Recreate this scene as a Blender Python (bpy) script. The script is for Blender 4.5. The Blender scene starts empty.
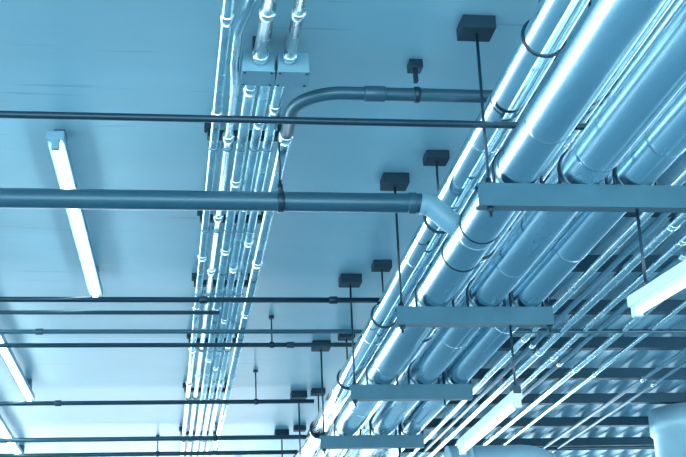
import bpy, bmesh, math
from mathutils import Vector, Matrix

H = 2.0          # ceiling height above eye level (m)
EYE = 1.6
def W(x, y, z):  # module units (multiples of H, z from eye level) -> metres
    return Vector((x*H, y*H, EYE + z*H))

# ------------------------------------------------------------ materials
def mat(name, col, rough=0.5, metal=0.0, noise=0.0, nscale=4.0, bump=0.0, stretch=(1,1,1), emit=None, estr=0, spec=0.5, rvar=None):
    m = bpy.data.materials.new(name); m.use_nodes = True
    nt = m.node_tree; b = nt.nodes["Principled BSDF"]
    b.inputs["Base Color"].default_value = (*col, 1)
    b.inputs["Roughness"].default_value = rough
    b.inputs["Metallic"].default_value = metal
    b.inputs["Specular IOR Level"].default_value = spec
    if emit:
        b.inputs["Emission Color"].default_value = (*emit, 1)
        b.inputs["Emission Strength"].default_value = estr
    if noise > 0 or bump > 0:
        tc = nt.nodes.new("ShaderNodeTexCoord")
        mp = nt.nodes.new("ShaderNodeMapping"); mp.inputs["Scale"].default_value = stretch
        n = nt.nodes.new("ShaderNodeTexNoise"); n.inputs["Scale"].default_value = nscale
        n.inputs["Detail"].default_value = 8; n.inputs["Roughness"].default_value = 0.6
        nt.links.new(tc.outputs["Object"], mp.inputs[0]); nt.links.new(mp.outputs[0], n.inputs["Vector"])
        if noise > 0:
            r = nt.nodes.new("ShaderNodeValToRGB")
            r.color_ramp.elements[0].position = 0.3; r.color_ramp.elements[1].position = 0.7
            r.color_ramp.elements[0].color = (*[c*(1-noise) for c in col], 1)
            r.color_ramp.elements[1].color = (*[min(1, c*(1+noise)) for c in col], 1)
            nt.links.new(n.outputs["Fac"], r.inputs[0]); nt.links.new(r.outputs[0], b.inputs["Base Color"])
        if rvar:
            mr = nt.nodes.new("ShaderNodeMapRange")
            mr.inputs[1].default_value = 0.35; mr.inputs[2].default_value = 0.65
            mr.inputs[3].default_value = rvar[0]; mr.inputs[4].default_value = rvar[1]
            nt.links.new(n.outputs["Fac"], mr.inputs[0]); nt.links.new(mr.outputs[0], b.inputs["Roughness"])
        if bump > 0:
            bp = nt.nodes.new("ShaderNodeBump"); bp.inputs["Strength"].default_value = bump
            bp.inputs["Distance"].default_value = 0.02
            nt.links.new(n.outputs["Fac"], bp.inputs["Height"]); nt.links.new(bp.outputs[0], b.inputs["Normal"])
    return m

M_ceil  = mat("painted_concrete", (0.30,0.535,0.63), 0.36, 0, 0.12, 0.8, 0.12, (0.5,1.3,1))
M_floor = mat("floor_concrete", (0.15,0.27,0.33), 0.5, 0, 0.15, 2.0)
M_wall  = mat("wall_paint", (0.08,0.19,0.25), 0.7, 0, 0.1, 2.0)
M_jack  = mat("aluminium_jacket", (0.55,0.72,0.80), 0.22, 1.0, 0.10, 2.0, 0.025, (3,0.35,3), rvar=(0.17,0.28))
M_shiny = mat("polished_steel", (0.72,0.86,0.92), 0.09, 1.0, 0.10, 3.0, 0.05, (4,0.4,4), rvar=(0.07,0.14))
M_cond  = mat("galvanised_conduit", (0.74,0.89,0.95), 0.20, 1.0, 0.10, 5.0, rvar=(0.18,0.30))
M_strap = mat("galvanised_strap", (0.16,0.30,0.37), 0.35, 0.7)
M_dark  = mat("dark_painted_steel", (0.012,0.045,0.07), 0.33, 0.1)
M_grey  = mat("weathered_steel_pipe", (0.022,0.075,0.105), 0.35, 0.2)
M_mid   = mat("grey_painted_pipe", (0.042,0.12,0.165), 0.33, 0.2)
M_beam  = mat("strut_steel", (0.040,0.125,0.170), 0.45, 0.2, 0.12, 6.0)
M_plate = mat("hanger_block", (0.013,0.05,0.078), 0.6, 0.1)
M_deck  = mat("deck_steel", (0.42,0.63,0.72), 0.4, 0.3, 0.15, 3.0)
M_purl  = mat("purlin_steel", (0.026,0.09,0.13), 0.5, 0.1)
M_white = mat("white_enamel", (0.50,0.70,0.78), 0.35)
M_hous  = mat("grey_enamel", (0.17,0.34,0.43), 0.35)
M_tube  = mat("fluorescent_tube", (0.9,1,1), 0.3, emit=(0.88,0.98,1.0), estr=20)
M_tube2 = mat("fluorescent_tube_dim", (0.9,1,1), 0.3, emit=(0.80,0.95,1.0), estr=1.3)
M_duct  = mat("duct_sheet", (0.36,0.57,0.66), 0.4, 0.3, 0.08, 3.0)

# faint linear form-work scratches on the slab
nt = M_ceil.node_tree; bs = nt.nodes["Principled BSDF"]
src = bs.inputs["Base Color"].links[0].from_socket
tc = nt.nodes.new("ShaderNodeTexCoord")
def scratch(scale, stretch, lo, hi, fac, prev):
    mp = nt.nodes.new("ShaderNodeMapping"); mp.inputs["Scale"].default_value = stretch
    n = nt.nodes.new("ShaderNodeTexNoise"); n.inputs["Scale"].default_value = scale; n.inputs["Detail"].default_value = 7
    r = nt.nodes.new("ShaderNodeValToRGB"); r.color_ramp.elements[0].position = lo; r.color_ramp.elements[1].position = hi
    r.color_ramp.elements[0].color = (1,1,1,1); r.color_ramp.elements[1].color = (fac*.94,fac*.98,fac,1)
    mx = nt.nodes.new("ShaderNodeMix"); mx.data_type = 'RGBA'; mx.blend_type = 'MULTIPLY'; mx.inputs[0].default_value = 1
    nt.links.new(tc.outputs["Object"], mp.inputs[0]); nt.links.new(mp.outputs[0], n.inputs["Vector"])
    nt.links.new(n.outputs["Fac"], r.inputs[0])
    nt.links.new(prev, mx.inputs[6]); nt.links.new(r.outputs[0], mx.inputs[7])
    return mx.outputs[2]
s1 = scratch(2.5, (0.5, 9, 1), 0.65, 0.70, 0.84, src)
nt.links.new(s1, bs.inputs["Base Color"])

# ------------------------------------------------------------ builder
class Obj:
    def __init__(s, name):
        s.name = name; s.bm = bmesh.new(); s.mats = []
    def mi(s, m):
        if m not in s.mats: s.mats.append(m)
        return s.mats.index(m)
    def frames(s, path):
        n = len(path); T = []
        for i in range(n):
            a = path[max(0,i-1)]; b = path[min(n-1,i+1)]
            T.append((b-a).normalized())
        up = Vector((0,0,1)) if abs(T[0].z) < 0.9 else Vector((1,0,0))
        N = (up - T[0]*up.dot(T[0])).normalized(); out = []
        for i in range(n):
            N = (N - T[i]*N.dot(T[i])).normalized()
            out.append((path[i], N, T[i].cross(N)))
        return out
    def tube(s, path, r, m, seg=20, radii=None, closed=False):
        path = [Vector(p) for p in path]; k = s.mi(m); bm = s.bm
        rings = []
        for i, (p, N, B) in enumerate(s.frames(path)):
            rr = radii[i] if radii else r
            rings.append([bm.verts.new(p + N*rr*math.cos(2*math.pi*j/seg) + B*rr*math.sin(2*math.pi*j/seg)) for j in range(seg)])
        for a, b in zip(rings, rings[1:]):
            for j in range(seg):
                f = bm.faces.new((a[j], a[(j+1)%seg], b[(j+1)%seg], b[j])); f.smooth = True; f.material_index = k
        for rg in (rings[0], rings[-1]):
            f = bm.faces.new(rg); f.material_index = k
        return s
    def lathe(s, p0, d, prof, m, seg=28):
        p0 = Vector(p0); d = Vector(d).normalized()
        return s.tube([p0 + d*t for t, _ in prof], 0, m, seg, [r for _, r in prof])
    def collar(s, p, d, r, length, m, lip=0.006):
        L = length/2
        return s.lathe(p, d, [(-L-0.0001, r*0.9), (-L, r+lip*0.6), (-L+0.004, r+lip), (L-0.004, r+lip), (L, r+lip*0.6), (L+0.0001, r*0.9)], m)
    def box(s, c, size, m, bev=0.003, rot=None):
        k = s.mi(m); c = Vector(c)
        t = bmesh.new(); bmesh.ops.create_cube(t, size=1)
        bmesh.ops.scale(t, vec=size, verts=t.verts)
        if bev: bmesh.ops.bevel(t, geom=t.edges[:], offset=bev, segments=2, affect='EDGES', profile=0.5)
        if rot: bmesh.ops.rotate(t, matrix=rot, verts=t.verts)
        bmesh.ops.translate(t, vec=c, verts=t.verts)
        me = bpy.data.meshes.new("t"); t.to_mesh(me); t.free()
        n0 = len(s.bm.faces); s.bm.from_mesh(me); bpy.data.meshes.remove(me)
        s.bm.faces.ensure_lookup_table()
        for f in s.bm.faces[n0:]: f.material_index = k
        return s
    def prism(s, prof, axis, a, b, m):
        k = s.mi(m)
        mk = (lambda u,v,t: (t,u,v)) if axis == 'x' else (lambda u,v,t: (u,t,v))
        r0 = [s.bm.verts.new(mk(u,v,a)) for u,v in prof]; r1 = [s.bm.verts.new(mk(u,v,b)) for u,v in prof]
        n = len(prof)
        for j in range(n):
            f = s.bm.faces.new((r0[j], r0[(j+1)%n], r1[(j+1)%n], r1[j])); f.material_index = k
        for rg in (r0, r1):
            f = s.bm.faces.new(rg); f.material_index = k
        return s
    def done(s):
        bmesh.ops.recalc_face_normals(s.bm, faces=s.bm.faces)
        me = bpy.data.meshes.new(s.name); s.bm.to_mesh(me); s.bm.free()
        for m in s.mats: me.materials.append(m)
        o = bpy.data.objects.new(s.name, me); bpy.context.collection.objects.link(o)
        return o

def fillet(pts, r, n=8):
    pts = [Vector(p) for p in pts]; out = [pts[0]]
    for i in range(1, len(pts)-1):
        a, p, b = pts[i-1], pts[i], pts[i+1]
        u = (a-p).normalized(); v = (b-p).normalized()
        ang = u.angle(v); t = min(r/math.tan(ang/2), (a-p).length*0.49, (b-p).length*0.49); rr = t*math.tan(ang/2)
        c = p + (u+v).normalized()*(rr/math.sin(ang/2))
        s0 = p+u*t-c; s1 = p+v*t-c; tot = s0.angle(s1); ax = s0.cross(s1).normalized()
        for j in range(n+1):
            out.append(c + Matrix.Rotation(tot*j/n, 3, ax) @ s0)
    out.append(pts[-1]); return out

YD = Vector((0,1,0)); XD = Vector((1,0,0)); ZD = Vector((0,0,1))
CZ = EYE + H     # ceiling level

# ------------------------------------------------------------ shell
Obj("ceiling").box((0.0, 7.0, CZ+0.15), (22, 20, 0.3), M_ceil, 0).done()
Obj("floor").box((2.0, 7.0, -0.1), (26, 22, 0.2), M_floor, 0).done()
# unseen end wall, kept low so the pipes reflect a bright open band
Obj("unseen_low_wall").box((2.0, 17.1, 0.55), (26, 0.2, 1.1), M_wall, 0).done()

# ribbed metal deck (right bay)
d = Obj("ribbed_metal_deck")
x = 0.96*H; prof = []
while x < 9.5:
    prof += [(x, CZ-0.035), (x+0.05, CZ-0.035), (x+0.07, CZ-0.004), (x+0.13, CZ-0.004)]
    x += 0.15
prof = [(prof[0][0], CZ-0.001)] + prof + [(prof[-1][0]+.01, CZ-0.004), (prof[-1][0]+.01, CZ-0.001)]
d.prism(prof, 'y', 1.0, 16.5, M_deck).done()
for yy in (2.12, 2.48, 2.85, 3.21, 3.58, 3.95, 4.31, 4.7, 5.1, 5.6):
    y = yy*H; z1 = CZ-0.036; z0 = z1-0.065
    p = [(y,z1),(y+0.06,z1),(y+0.06,z1-0.01),(y+0.01,z1-0.01),(y+0.01,z0+0.01),(y+0.06,z0+0.01),(y+0.06,z0),(y,z0)]
    Obj("roof_purlin").prism(p, 'x', 0.95*H, 9.4, M_purl).done()

# ------------------------------------------------------------ trapeze racks
RY = (1.145, 1.79, 2.43, 3.08, 3.70, 4.34, 4.98)
BT = 0.725
for y in RY:
    o = Obj("trapeze_pipe_hanger")
    yy = y*H; z1 = EYE+BT*H; z0 = z1-0.072
    c = [(yy-0.022,z1),(yy+0.022,z1),(yy+0.022,z1-0.012),(yy+0.018,z1-0.012),(yy+0.018,z1-0.004),(yy-0.018,z1-0.004),
         (yy-0.018,z0+0.004),(yy+0.018,z0+0.004),(yy+0.018,z0+0.012),(yy+0.022,z0+0.012),(yy+0.022,z0),(yy-0.022,z0)]
    x0 = 0.466 if y < 2 else 0.454
    x1 = 0.82 if y < 2 else (0.765 if y < 2.5 else 0.752)
    o.prism(c, 'x', x0*H, x1*H, M_beam)
    for xr in ((x0+(0.020 if y < 2 else 0.012), x1-0.005) if y < 2.5 else (x0+0.012,)):
        b = W(xr, y, BT); t = W(xr, y, 1.0)
        o.tube([b-ZD*0.10, t], 0.0048, M_dark, 10)
        o.lathe(b, ZD, [(0,0.012),(0.012,0.012),(0.0121,0.009),(0.022,0.009)], M_dark, 6)
        o.lathe(b-ZD*0.084, ZD, [(0,0.012),(0.012,0.012)], M_dark, 6)
        o.box((xr*H, yy, CZ-0.022), (0.105, 0.095, 0.044), M_plate, 0.003)
    if y > 2.5:   # right-hand rod passes between the pipes
        b = W(0.684, y, BT)
        o.tube([b-ZD*0.10, W(0.684, y, 1.0)], 0.0048, M_dark, 10)
        o.box((0.684*H, yy, CZ-0.022), (0.105, 0.095, 0.044), M_plate, 0.003)
    o.done()

# ------------------------------------------------------------ big pipes
def ubolt(o, x, y, z, r, m=M_dark):
    pts = [Vector((x*H-r-0.004, y*H, z-r))]
    for j in range(17):
        a = math.pi - math.pi*j/16
        pts.append(Vector((x*H+(r+0.004)*math.cos(a), y*H, z+(r+0.004)*math.sin(a))))
    pts.append(Vector((x*H+r+0.004, y*H, z-r)))
    o.tube(pts, 0.005, m, 8)

def bigpipe(name, x, zc, r, m, y0, y1, seams, collars, ub=True):
    o = Obj(name)
    z = EYE + zc*H
    o.tube([(x*H, y0*H, z), (x*H, y1*H, z)], r*H, m, 48)
    y = y0+0.13
    while y < y1:
        o.collar((x*H, y*H, z), YD, r*H, 0.018, m, 0.0018); y += seams
    for c in collars:
        o.collar((x*H, c*H, z), YD, r*H, 0.012, M_dark, 0.004)
    if ub:
        for c in RY:
            if y0 < c < y1:
                ubolt(o, x, c+0.02, z, r*H)
                o.collar((x*H, (c+0.02)*H, z), YD, r*H, 0.03, M_strap, 0.0035)
    return o

RB = 0.035
o = bigpipe("insulated_pipe", 0.537, BT+RB, RB, M_jack, 0.6, 7.0, 0.45, (2.20, 2.05))
o.done()
bigpipe("insulated_pipe", 0.640, BT+RB, RB, M_jack, 0.6, 7.0, 0.5, ()).done()
bigpipe("insulated_pipe", 0.723, BT+0.031, 0.031, M_jack, 0.6, 7.0, 0.47, ()).done()

def clevis(o, x, y, z, r):
    pts = []
    for j in range(25):
        a = 2*math.pi*j/24 + math.pi/2
        pts.append(Vector((x*H+(r+0.004)*math.cos(a), y*H, z+(r+0.004)*math.sin(a))))
    o.tube(pts, 0.0055, M_dark, 8)
    o.tube([(x*H, y*H, z+r), (x*H, y*H, CZ)], 0.0045, M_dark, 8)
    o.box((x*H, y*H, CZ-0.018), (0.09, 0.08, 0.036), M_plate, 0.003)

for (x, zc, r, nm, ys) in ((0.527, 0.868, 0.028, "steel_water_pipe", (1.0,1.59,2.31,2.97,3.6,4.3,4.9)),
                       (0.655, 0.875, 0.020, "steel_water_pipe", (1.2,1.86,2.5,3.15,3.8,4.5)),
                       (0.745, 0.875, 0.016, "steel_water_pipe", (1.3,1.96,2.6,3.2,3.9,4.6))):
    o = bigpipe(nm, x, zc, r, M_shiny, 0.6, 7.0, 0.6, (), False)
    for y in ys: clevis(o, x, y, EYE+zc*H, r*H)
    o.done()
bigpipe("steel_water_pipe", 0.580, 0.868, 0.014, M_shiny, 0.6, 7.0, 0.6, (1.5,2.6), False).done()

# ------------------------------------------------------------ branch pipe (with elbow into insulated pipe)
o = Obj("branch_pipe")
yF = 2.12; zF = 0.823; r = 0.017*H
path = fillet([W(-1.4,yF,zF), W(0.462,yF,zF), W(0.492,yF,0.795), W(0.537,yF,0.765)], 0.05)
o.tube(path, r, M_mid, 28)
o.collar(W(0.435,yF,zF), XD, r, 0.03, M_mid, 0.004)
o.tube(fillet([W(0.450,yF,zF), W(0.468,yF,0.820), W(0.50,yF,0.79), W(0.532,yF,0.768)],0.06), r+0.005, M_hous, 28)
o.collar(W(0.205,yF,zF), XD, r, 0.024, M_dark, 0.005)
o.tube([W(0.205,yF,zF+0.015), W(0.205,yF,1.0)], 0.004, M_dark, 8)
o.lathe(W(0.205,yF,zF+0.017), ZD, [(0,0.010),(0.03,0.010),(0.031,0.006),(0.045,0.006)], M_dark, 8)
o.collar(W(-0.9,yF,zF), XD, r, 0.024, M_dark, 0.005)
o.tube([W(-0.9,yF,zF), W(-0.9,yF,1.0)], 0.004, M_dark, 8)
o.done()

# dark sprinkler main crossing
o = Obj("sprinkler_pipe")
o.tube([W(-1.4,1.776,0.818), W(1.5,1.776,0.818)], 0.0055*H, M_dark, 16)
for xx in (-0.6, 1.2):
    o.tube([W(xx,1.776,0.818), W(xx,1.776,1.0)], 0.003, M_dark, 8)
    o.collar(W(xx,1.776,0.818), XD, 0.012, 0.03, M_dark, 0.003)
o.done()

# ------------------------------------------------------------ conduits
ZC = 0.955
Yb = 1.87
CX = (0.094, 0.118, 0.143, 0.167, 0.190)
o = Obj("electrical_conduit"); r = 0.0078*H
o.tube([W(CX[0],0.8,ZC), W(CX[0],7.0,ZC)], r, M_cond, 16)
for c in (1.72,2.05,2.42,2.8,3.2,3.6,4.0): o.collar(W(CX[0],c,ZC), YD, r, 0.045, M_cond, 0.006)
o.done()
o = Obj("electrical_conduit")
o.tube(fillet([W(0.135,0.8,ZC+0.02), W(0.135,1.66,ZC+0.02), W(0.112,1.76,ZC), W(0.112,1.86,ZC), W(0.118,1.95,ZC), W(0.118,7.0,ZC)],0.1), r, M_cond, 16)
for c in (2.15,2.55,2.9,3.4,3.9): o.collar(W(0.118,c,ZC), YD, r, 0.045, M_cond, 0.006)
o.done()
for xx, rr, cs in ((CX[2], 0.0098, (1.95,2.35,2.75,3.2,3.7)), (CX[3], 0.0086, (2.08,2.48,2.88,3.3,3.8)), (CX[4], 0.0088, (2.02,2.40,2.70,3.1,3.55,4.0))):
    o = Obj("electrical_conduit")
    o.tube([W(xx,Yb,ZC), W(xx,7.0,ZC)], rr*H, M_cond, 18)
    for c in cs: o.collar(W(xx,c,ZC), YD, rr*H, 0.045, M_cond, 0.005)
    o.done()
for xx, rr in ((0.152, 0.0115), (0.197, 0.0095)):
    o = Obj("electrical_conduit")
    o.tube([W(xx,0.8,ZC), W(xx,Yb,ZC)], rr*H, M_cond, 18)
    for c in (1.2,1.70,Yb-0.035): o.collar(W(xx,c,ZC), YD, rr*H, 0.03, M_cond, 0.004)
    o.done()
# bending conduit
o = Obj("bent_conduit"); r = 0.0110*H
fp = fillet([W(0.216,7.0,ZC-0.015), W(0.216,1.93,ZC-0.015), W(0.90,1.93,ZC-0.015)], 0.16, 14)
o.tube([fp[0], W(0.216,2.10,ZC-0.015)], r*0.85, M_cond, 20)
o.tube([W(0.216,2.12,ZC-0.015)] + fp[1:], r, M_mid, 20)
o.collar(W(0.216,2.11,ZC-0.015), YD, r, 0.05, M_cond, 0.004)
for xx in (0.345, 0.7): o.collar(W(xx,1.93,ZC-0.015), XD, r, 0.07, M_mid, 0.004)
for c in (2.4,2.8,3.2): o.collar(W(0.216,c,ZC-0.015), YD, r*.85, 0.045, M_cond, 0.005)
o.collar(W(0.415,1.93,ZC-0.015), XD, r, 0.02, M_dark, 0.005)
o.box(W(0.415,1.93,0.98), (0.014,0.02,0.07), M_dark, 0.002)
o.box(W(0.415,1.93,0.992), (0.045,0.05,0.03), M_dark, 0.002)
o.done()
# pull boxes
for xc in (0.149, 0.204):
    o = Obj("conduit_junction_box")
    o.box(W(xc,Yb,ZC-0.004), (0.100, 0.10, 0.066), M_hous, 0.003)
    o.box(W(xc,Yb,ZC-0.0215), (0.104, 0.104, 0.006), M_hous, 0.001)
    for sx in (-1,1):
        for sy in (-1,1):
            o.lathe(W(xc,Yb,ZC-0.0225)+Vector((sx*0.042,sy*0.042,-0.004)), ZD, [(0,0.004),(0.006,0.004)], M_dark, 8)
    o.box(W(xc,Yb,0.99), (0.03, 0.06, 0.038), M_dark, 0.002)
    o.done()
# conduit strut supports
for y in (1.52, 2.19, 2.62, 3.07, 3.6, 4.2, 4.9):
    o = Obj("conduit_strut_support")
    o.box(W(0.155, y, ZC+0.022), (0.29, 0.04, 0.026), M_dark, 0.002)
    for xx in (0.09, 0.225): o.box(W(xx, y, 0.993), (0.05, 0.05, 0.027), M_plate, 0.002)
    for i, xx in enumerate(CX if y > Yb else (0.094,0.152,0.197)):
        o.collar(W(xx,y,ZC), YD, (0.0090 if y > Yb else 0.0108)*H, 0.014, M_strap, 0.003)
    o.done()

# ------------------------------------------------------------ distant thin cross pipes
def cross(y, z, r, m, x0, x1, rods=(), drop=False, cols=()):
    o = Obj("sprinkler_pipe")
    pts = [W(x0,y,z), W(x1,y,z)]
    if drop: pts = [W(x0,y+0.5,z), W(x0,y,z), W(x1,y,z)]
    o.tube(fillet(pts, 0.08) if drop else pts, r*H, m, 14)
    for xx in rods:
        o.tube([W(xx,y,z), W(xx,y,1.0)], 0.004, M_dark, 8)
        o.collar(W(xx,y,z), XD, r*H, 0.025, M_dark, 0.005)
        o.lathe(W(xx,y,0.992), ZD, [(0,0.014),(0.016,0.014)], M_dark, 12)
    for xx in cols: o.collar(W(xx,y,z), XD, r*H, 0.04, m, 0.005)
    o.done()
cross(2.92, 0.890, 0.0062, M_dark, -2.2, 0.515, (-0.715,-1.6), cols=(0.1,0.4))
cross(2.99, 0.880, 0.0048, M_grey, -2.2, 0.14, (-1.2,))
cross(3.315, 0.925, 0.0056, M_mid, -2.2, 2.0, (-0.9,), cols=(-.3,))
cross(3.43, 0.920, 0.0060, M_grey, -2.2, 0.62, (0.30,), cols=(.35,))
cross(4.03, 0.90, 0.0066, M_grey, -0.93, 0.48, (-0.77,0.30), True, cols=(-.3,))
cross(4.60, 0.90, 0.0080, M_mid, -0.95, 0.6, (-0.6,0.2))
cross(5.05, 0.93, 0.0080, M_grey, -2.6, 3.0, (-0.9,0.0))
# upright sprinkler heads
for p in (W(-0.64, 2.92, 0.893), W(-0.69, 4.03, 0.903)):
    o = Obj("upright_sprinkler")
    o.lathe(p, ZD, [(0,0.016),(0.03,0.016),(0.031,0.010),(0.09,0.010),(0.091,0.015),(0.11,0.013),(0.14,0.006),(0.141,0.020),(0.145,0.020)], M_dark, 14)
    o.done()

# ------------------------------------------------------------ fluorescent fixtures
def fixture(x0, y0, x1, y1, z, w=0.05, ceil=True, rods=(), tube=M_tube, hous=M_hous, top=None):
    a = W(x0,y0,z); b = W(x1,y1,z); dvec = b-a; L = dvec.length; ang = math.atan2(-dvec.x, dvec.y)
    R = Matrix.Rotation(ang, 3, 'Z'); c = (a+b)/2; top = top or CZ
    o = Obj("fluorescent_light")
    o.box(c, (w, L, 0.035), hous, 0.004, R)
    for s in (-1,1):
        e = c + R @ Vector((0, s*(L/2-0.015), -0.030)); o.box(e, (0.028,0.026,0.040), hous, 0.003, R)
    u = dvec.normalized()
    o.tube([a+u*0.03-ZD*0.034, b-u*0.03-ZD*0.034], 0.0110, tube, 16)
    if ceil:
        for t in (0.08,0.92):
            q = a+dvec*t; q.z = (top+c.z)/2
            o.box(q, (0.04,0.06,top-c.z), M_beam, 0.002, R)
    for rx, ry, rz in rods:
        q = W(rx,ry,z); o.tube([q, W(rx,ry,rz)], 0.005, M_dark, 8)
        o.box(q+ZD*0.02, (0.03,0.05,0.03), M_dark, 0.002, R)
    return o.done()
fixture(-0.183, 2.17, -0.150, 3.10, 0.962, 0.062)
fixture(-0.43, 3.25, -0.40, 4.22, 0.962)
fixture(-0.54, 4.35, -0.52, 5.3, 0.962)
fixture(-0.18, 0.2, -0.18, 1.1, 0.962)  # this and the next two: unseen fixtures added for highlights on the pipes
fixture(-0.75, 2.0, -0.75, 3.0, 0.962)
fixture(-0.75, 0.2, -0.75, 1.2, 0.962)
for y in (5.7, 6.9):  # unseen fixture rows further on, added to give the pipes bright streaks
    for x in (-1.4, -0.4, 0.35, 0.86): fixture(x, y, x, y+0.95, 0.962)
    fixture(2.2, y, 2.2, y+0.95, 0.92, top=CZ-0.035)
zf = 0.555
fixture(0.775, 1.30, 0.705, 1.83, zf, 0.045, ceil=False, rods=((0.712,1.79,BT-0.036),), tube=M_tube2, hous=M_white)
fixture(0.68, 2.42, 0.68, 2.92, zf-.005, 0.040, ceil=False, rods=((0.68,2.43,BT-0.036),), tube=M_tube2, hous=M_white)
fixture(0.68, 3.60, 0.68, 4.15, zf, 0.045, ceil=False, rods=((0.68,3.70,BT-0.036),), tube=M_tube2, hous=M_white)

# ------------------------------------------------------------ right bay conduits
for i, xx in enumerate((0.99,1.03,1.07,1.13,1.17,1.24,1.32,1.50,1.56)):
    o = Obj("service_conduit")
    r = (0.009,0.007,0.011,0.008,0.007,0.009,0.006,0.006,0.005)[i]*H
    o.tube([W(xx,1.0,0.93), W(xx,7.0,0.93)], r, M_cond if i not in (1,4,7,8) else M_hous, 14)
    for c in (2.3+0.1*i, 3.4+.07*i): o.collar(W(xx,c,0.93), YD, r, 0.04, M_cond, 0.004)
    o.done()

o = Obj("round_column")
o.lathe((1.86*H, 4.4*H, 0), ZD, [(0,0.28),(CZ-0.30,0.28),(CZ-0.28,0.30),(CZ-0.12,0.30)], M_duct, 40)
o.done()
o = Obj("ventilation_duct")
o.tube(fillet([W(0.95,4.3,0.735), W(1.33,4.3,0.735), W(1.33,4.3,0.2)], 0.25, 12), 0.14, M_duct, 32)
o.collar(W(1.02,4.3,0.735), XD, 0.14, 0.03, M_duct, 0.01)
o.done()

# ------------------------------------------------------------ world + light
w = bpy.data.worlds.new("World"); bpy.context.scene.world = w; w.use_nodes = True
bg = w.node_tree.nodes["Background"]
bg.inputs[0].default_value = (0.77, 0.925, 1.0, 1); bg.inputs[1].default_value = 5.4

# ------------------------------------------------------------ camera
cd = bpy.data.cameras.new("camera"); cam = bpy.data.objects.new("camera", cd)
bpy.context.collection.objects.link(cam)
f = 1325.0
Yv = Vector((-188,-487,-f)).normalized()
Xv = Vector((9588,-96,-f)); Xv = (Xv - Yv*Xv.dot(Yv)).normalized()
Zv = Xv.cross(Yv)
M = Matrix((Xv, Yv, Zv)).to_4x4()
M.translation = Vector((0,0,EYE)); cam.matrix_world = M
cd.sensor_width = 36; cd.lens = 36*f/686
bpy.context.scene.camera = cam
vs = bpy.context.scene.view_settings
vs.view_transform = 'Standard'
try: vs.look = 'Medium High Contrast'
except Exception: pass
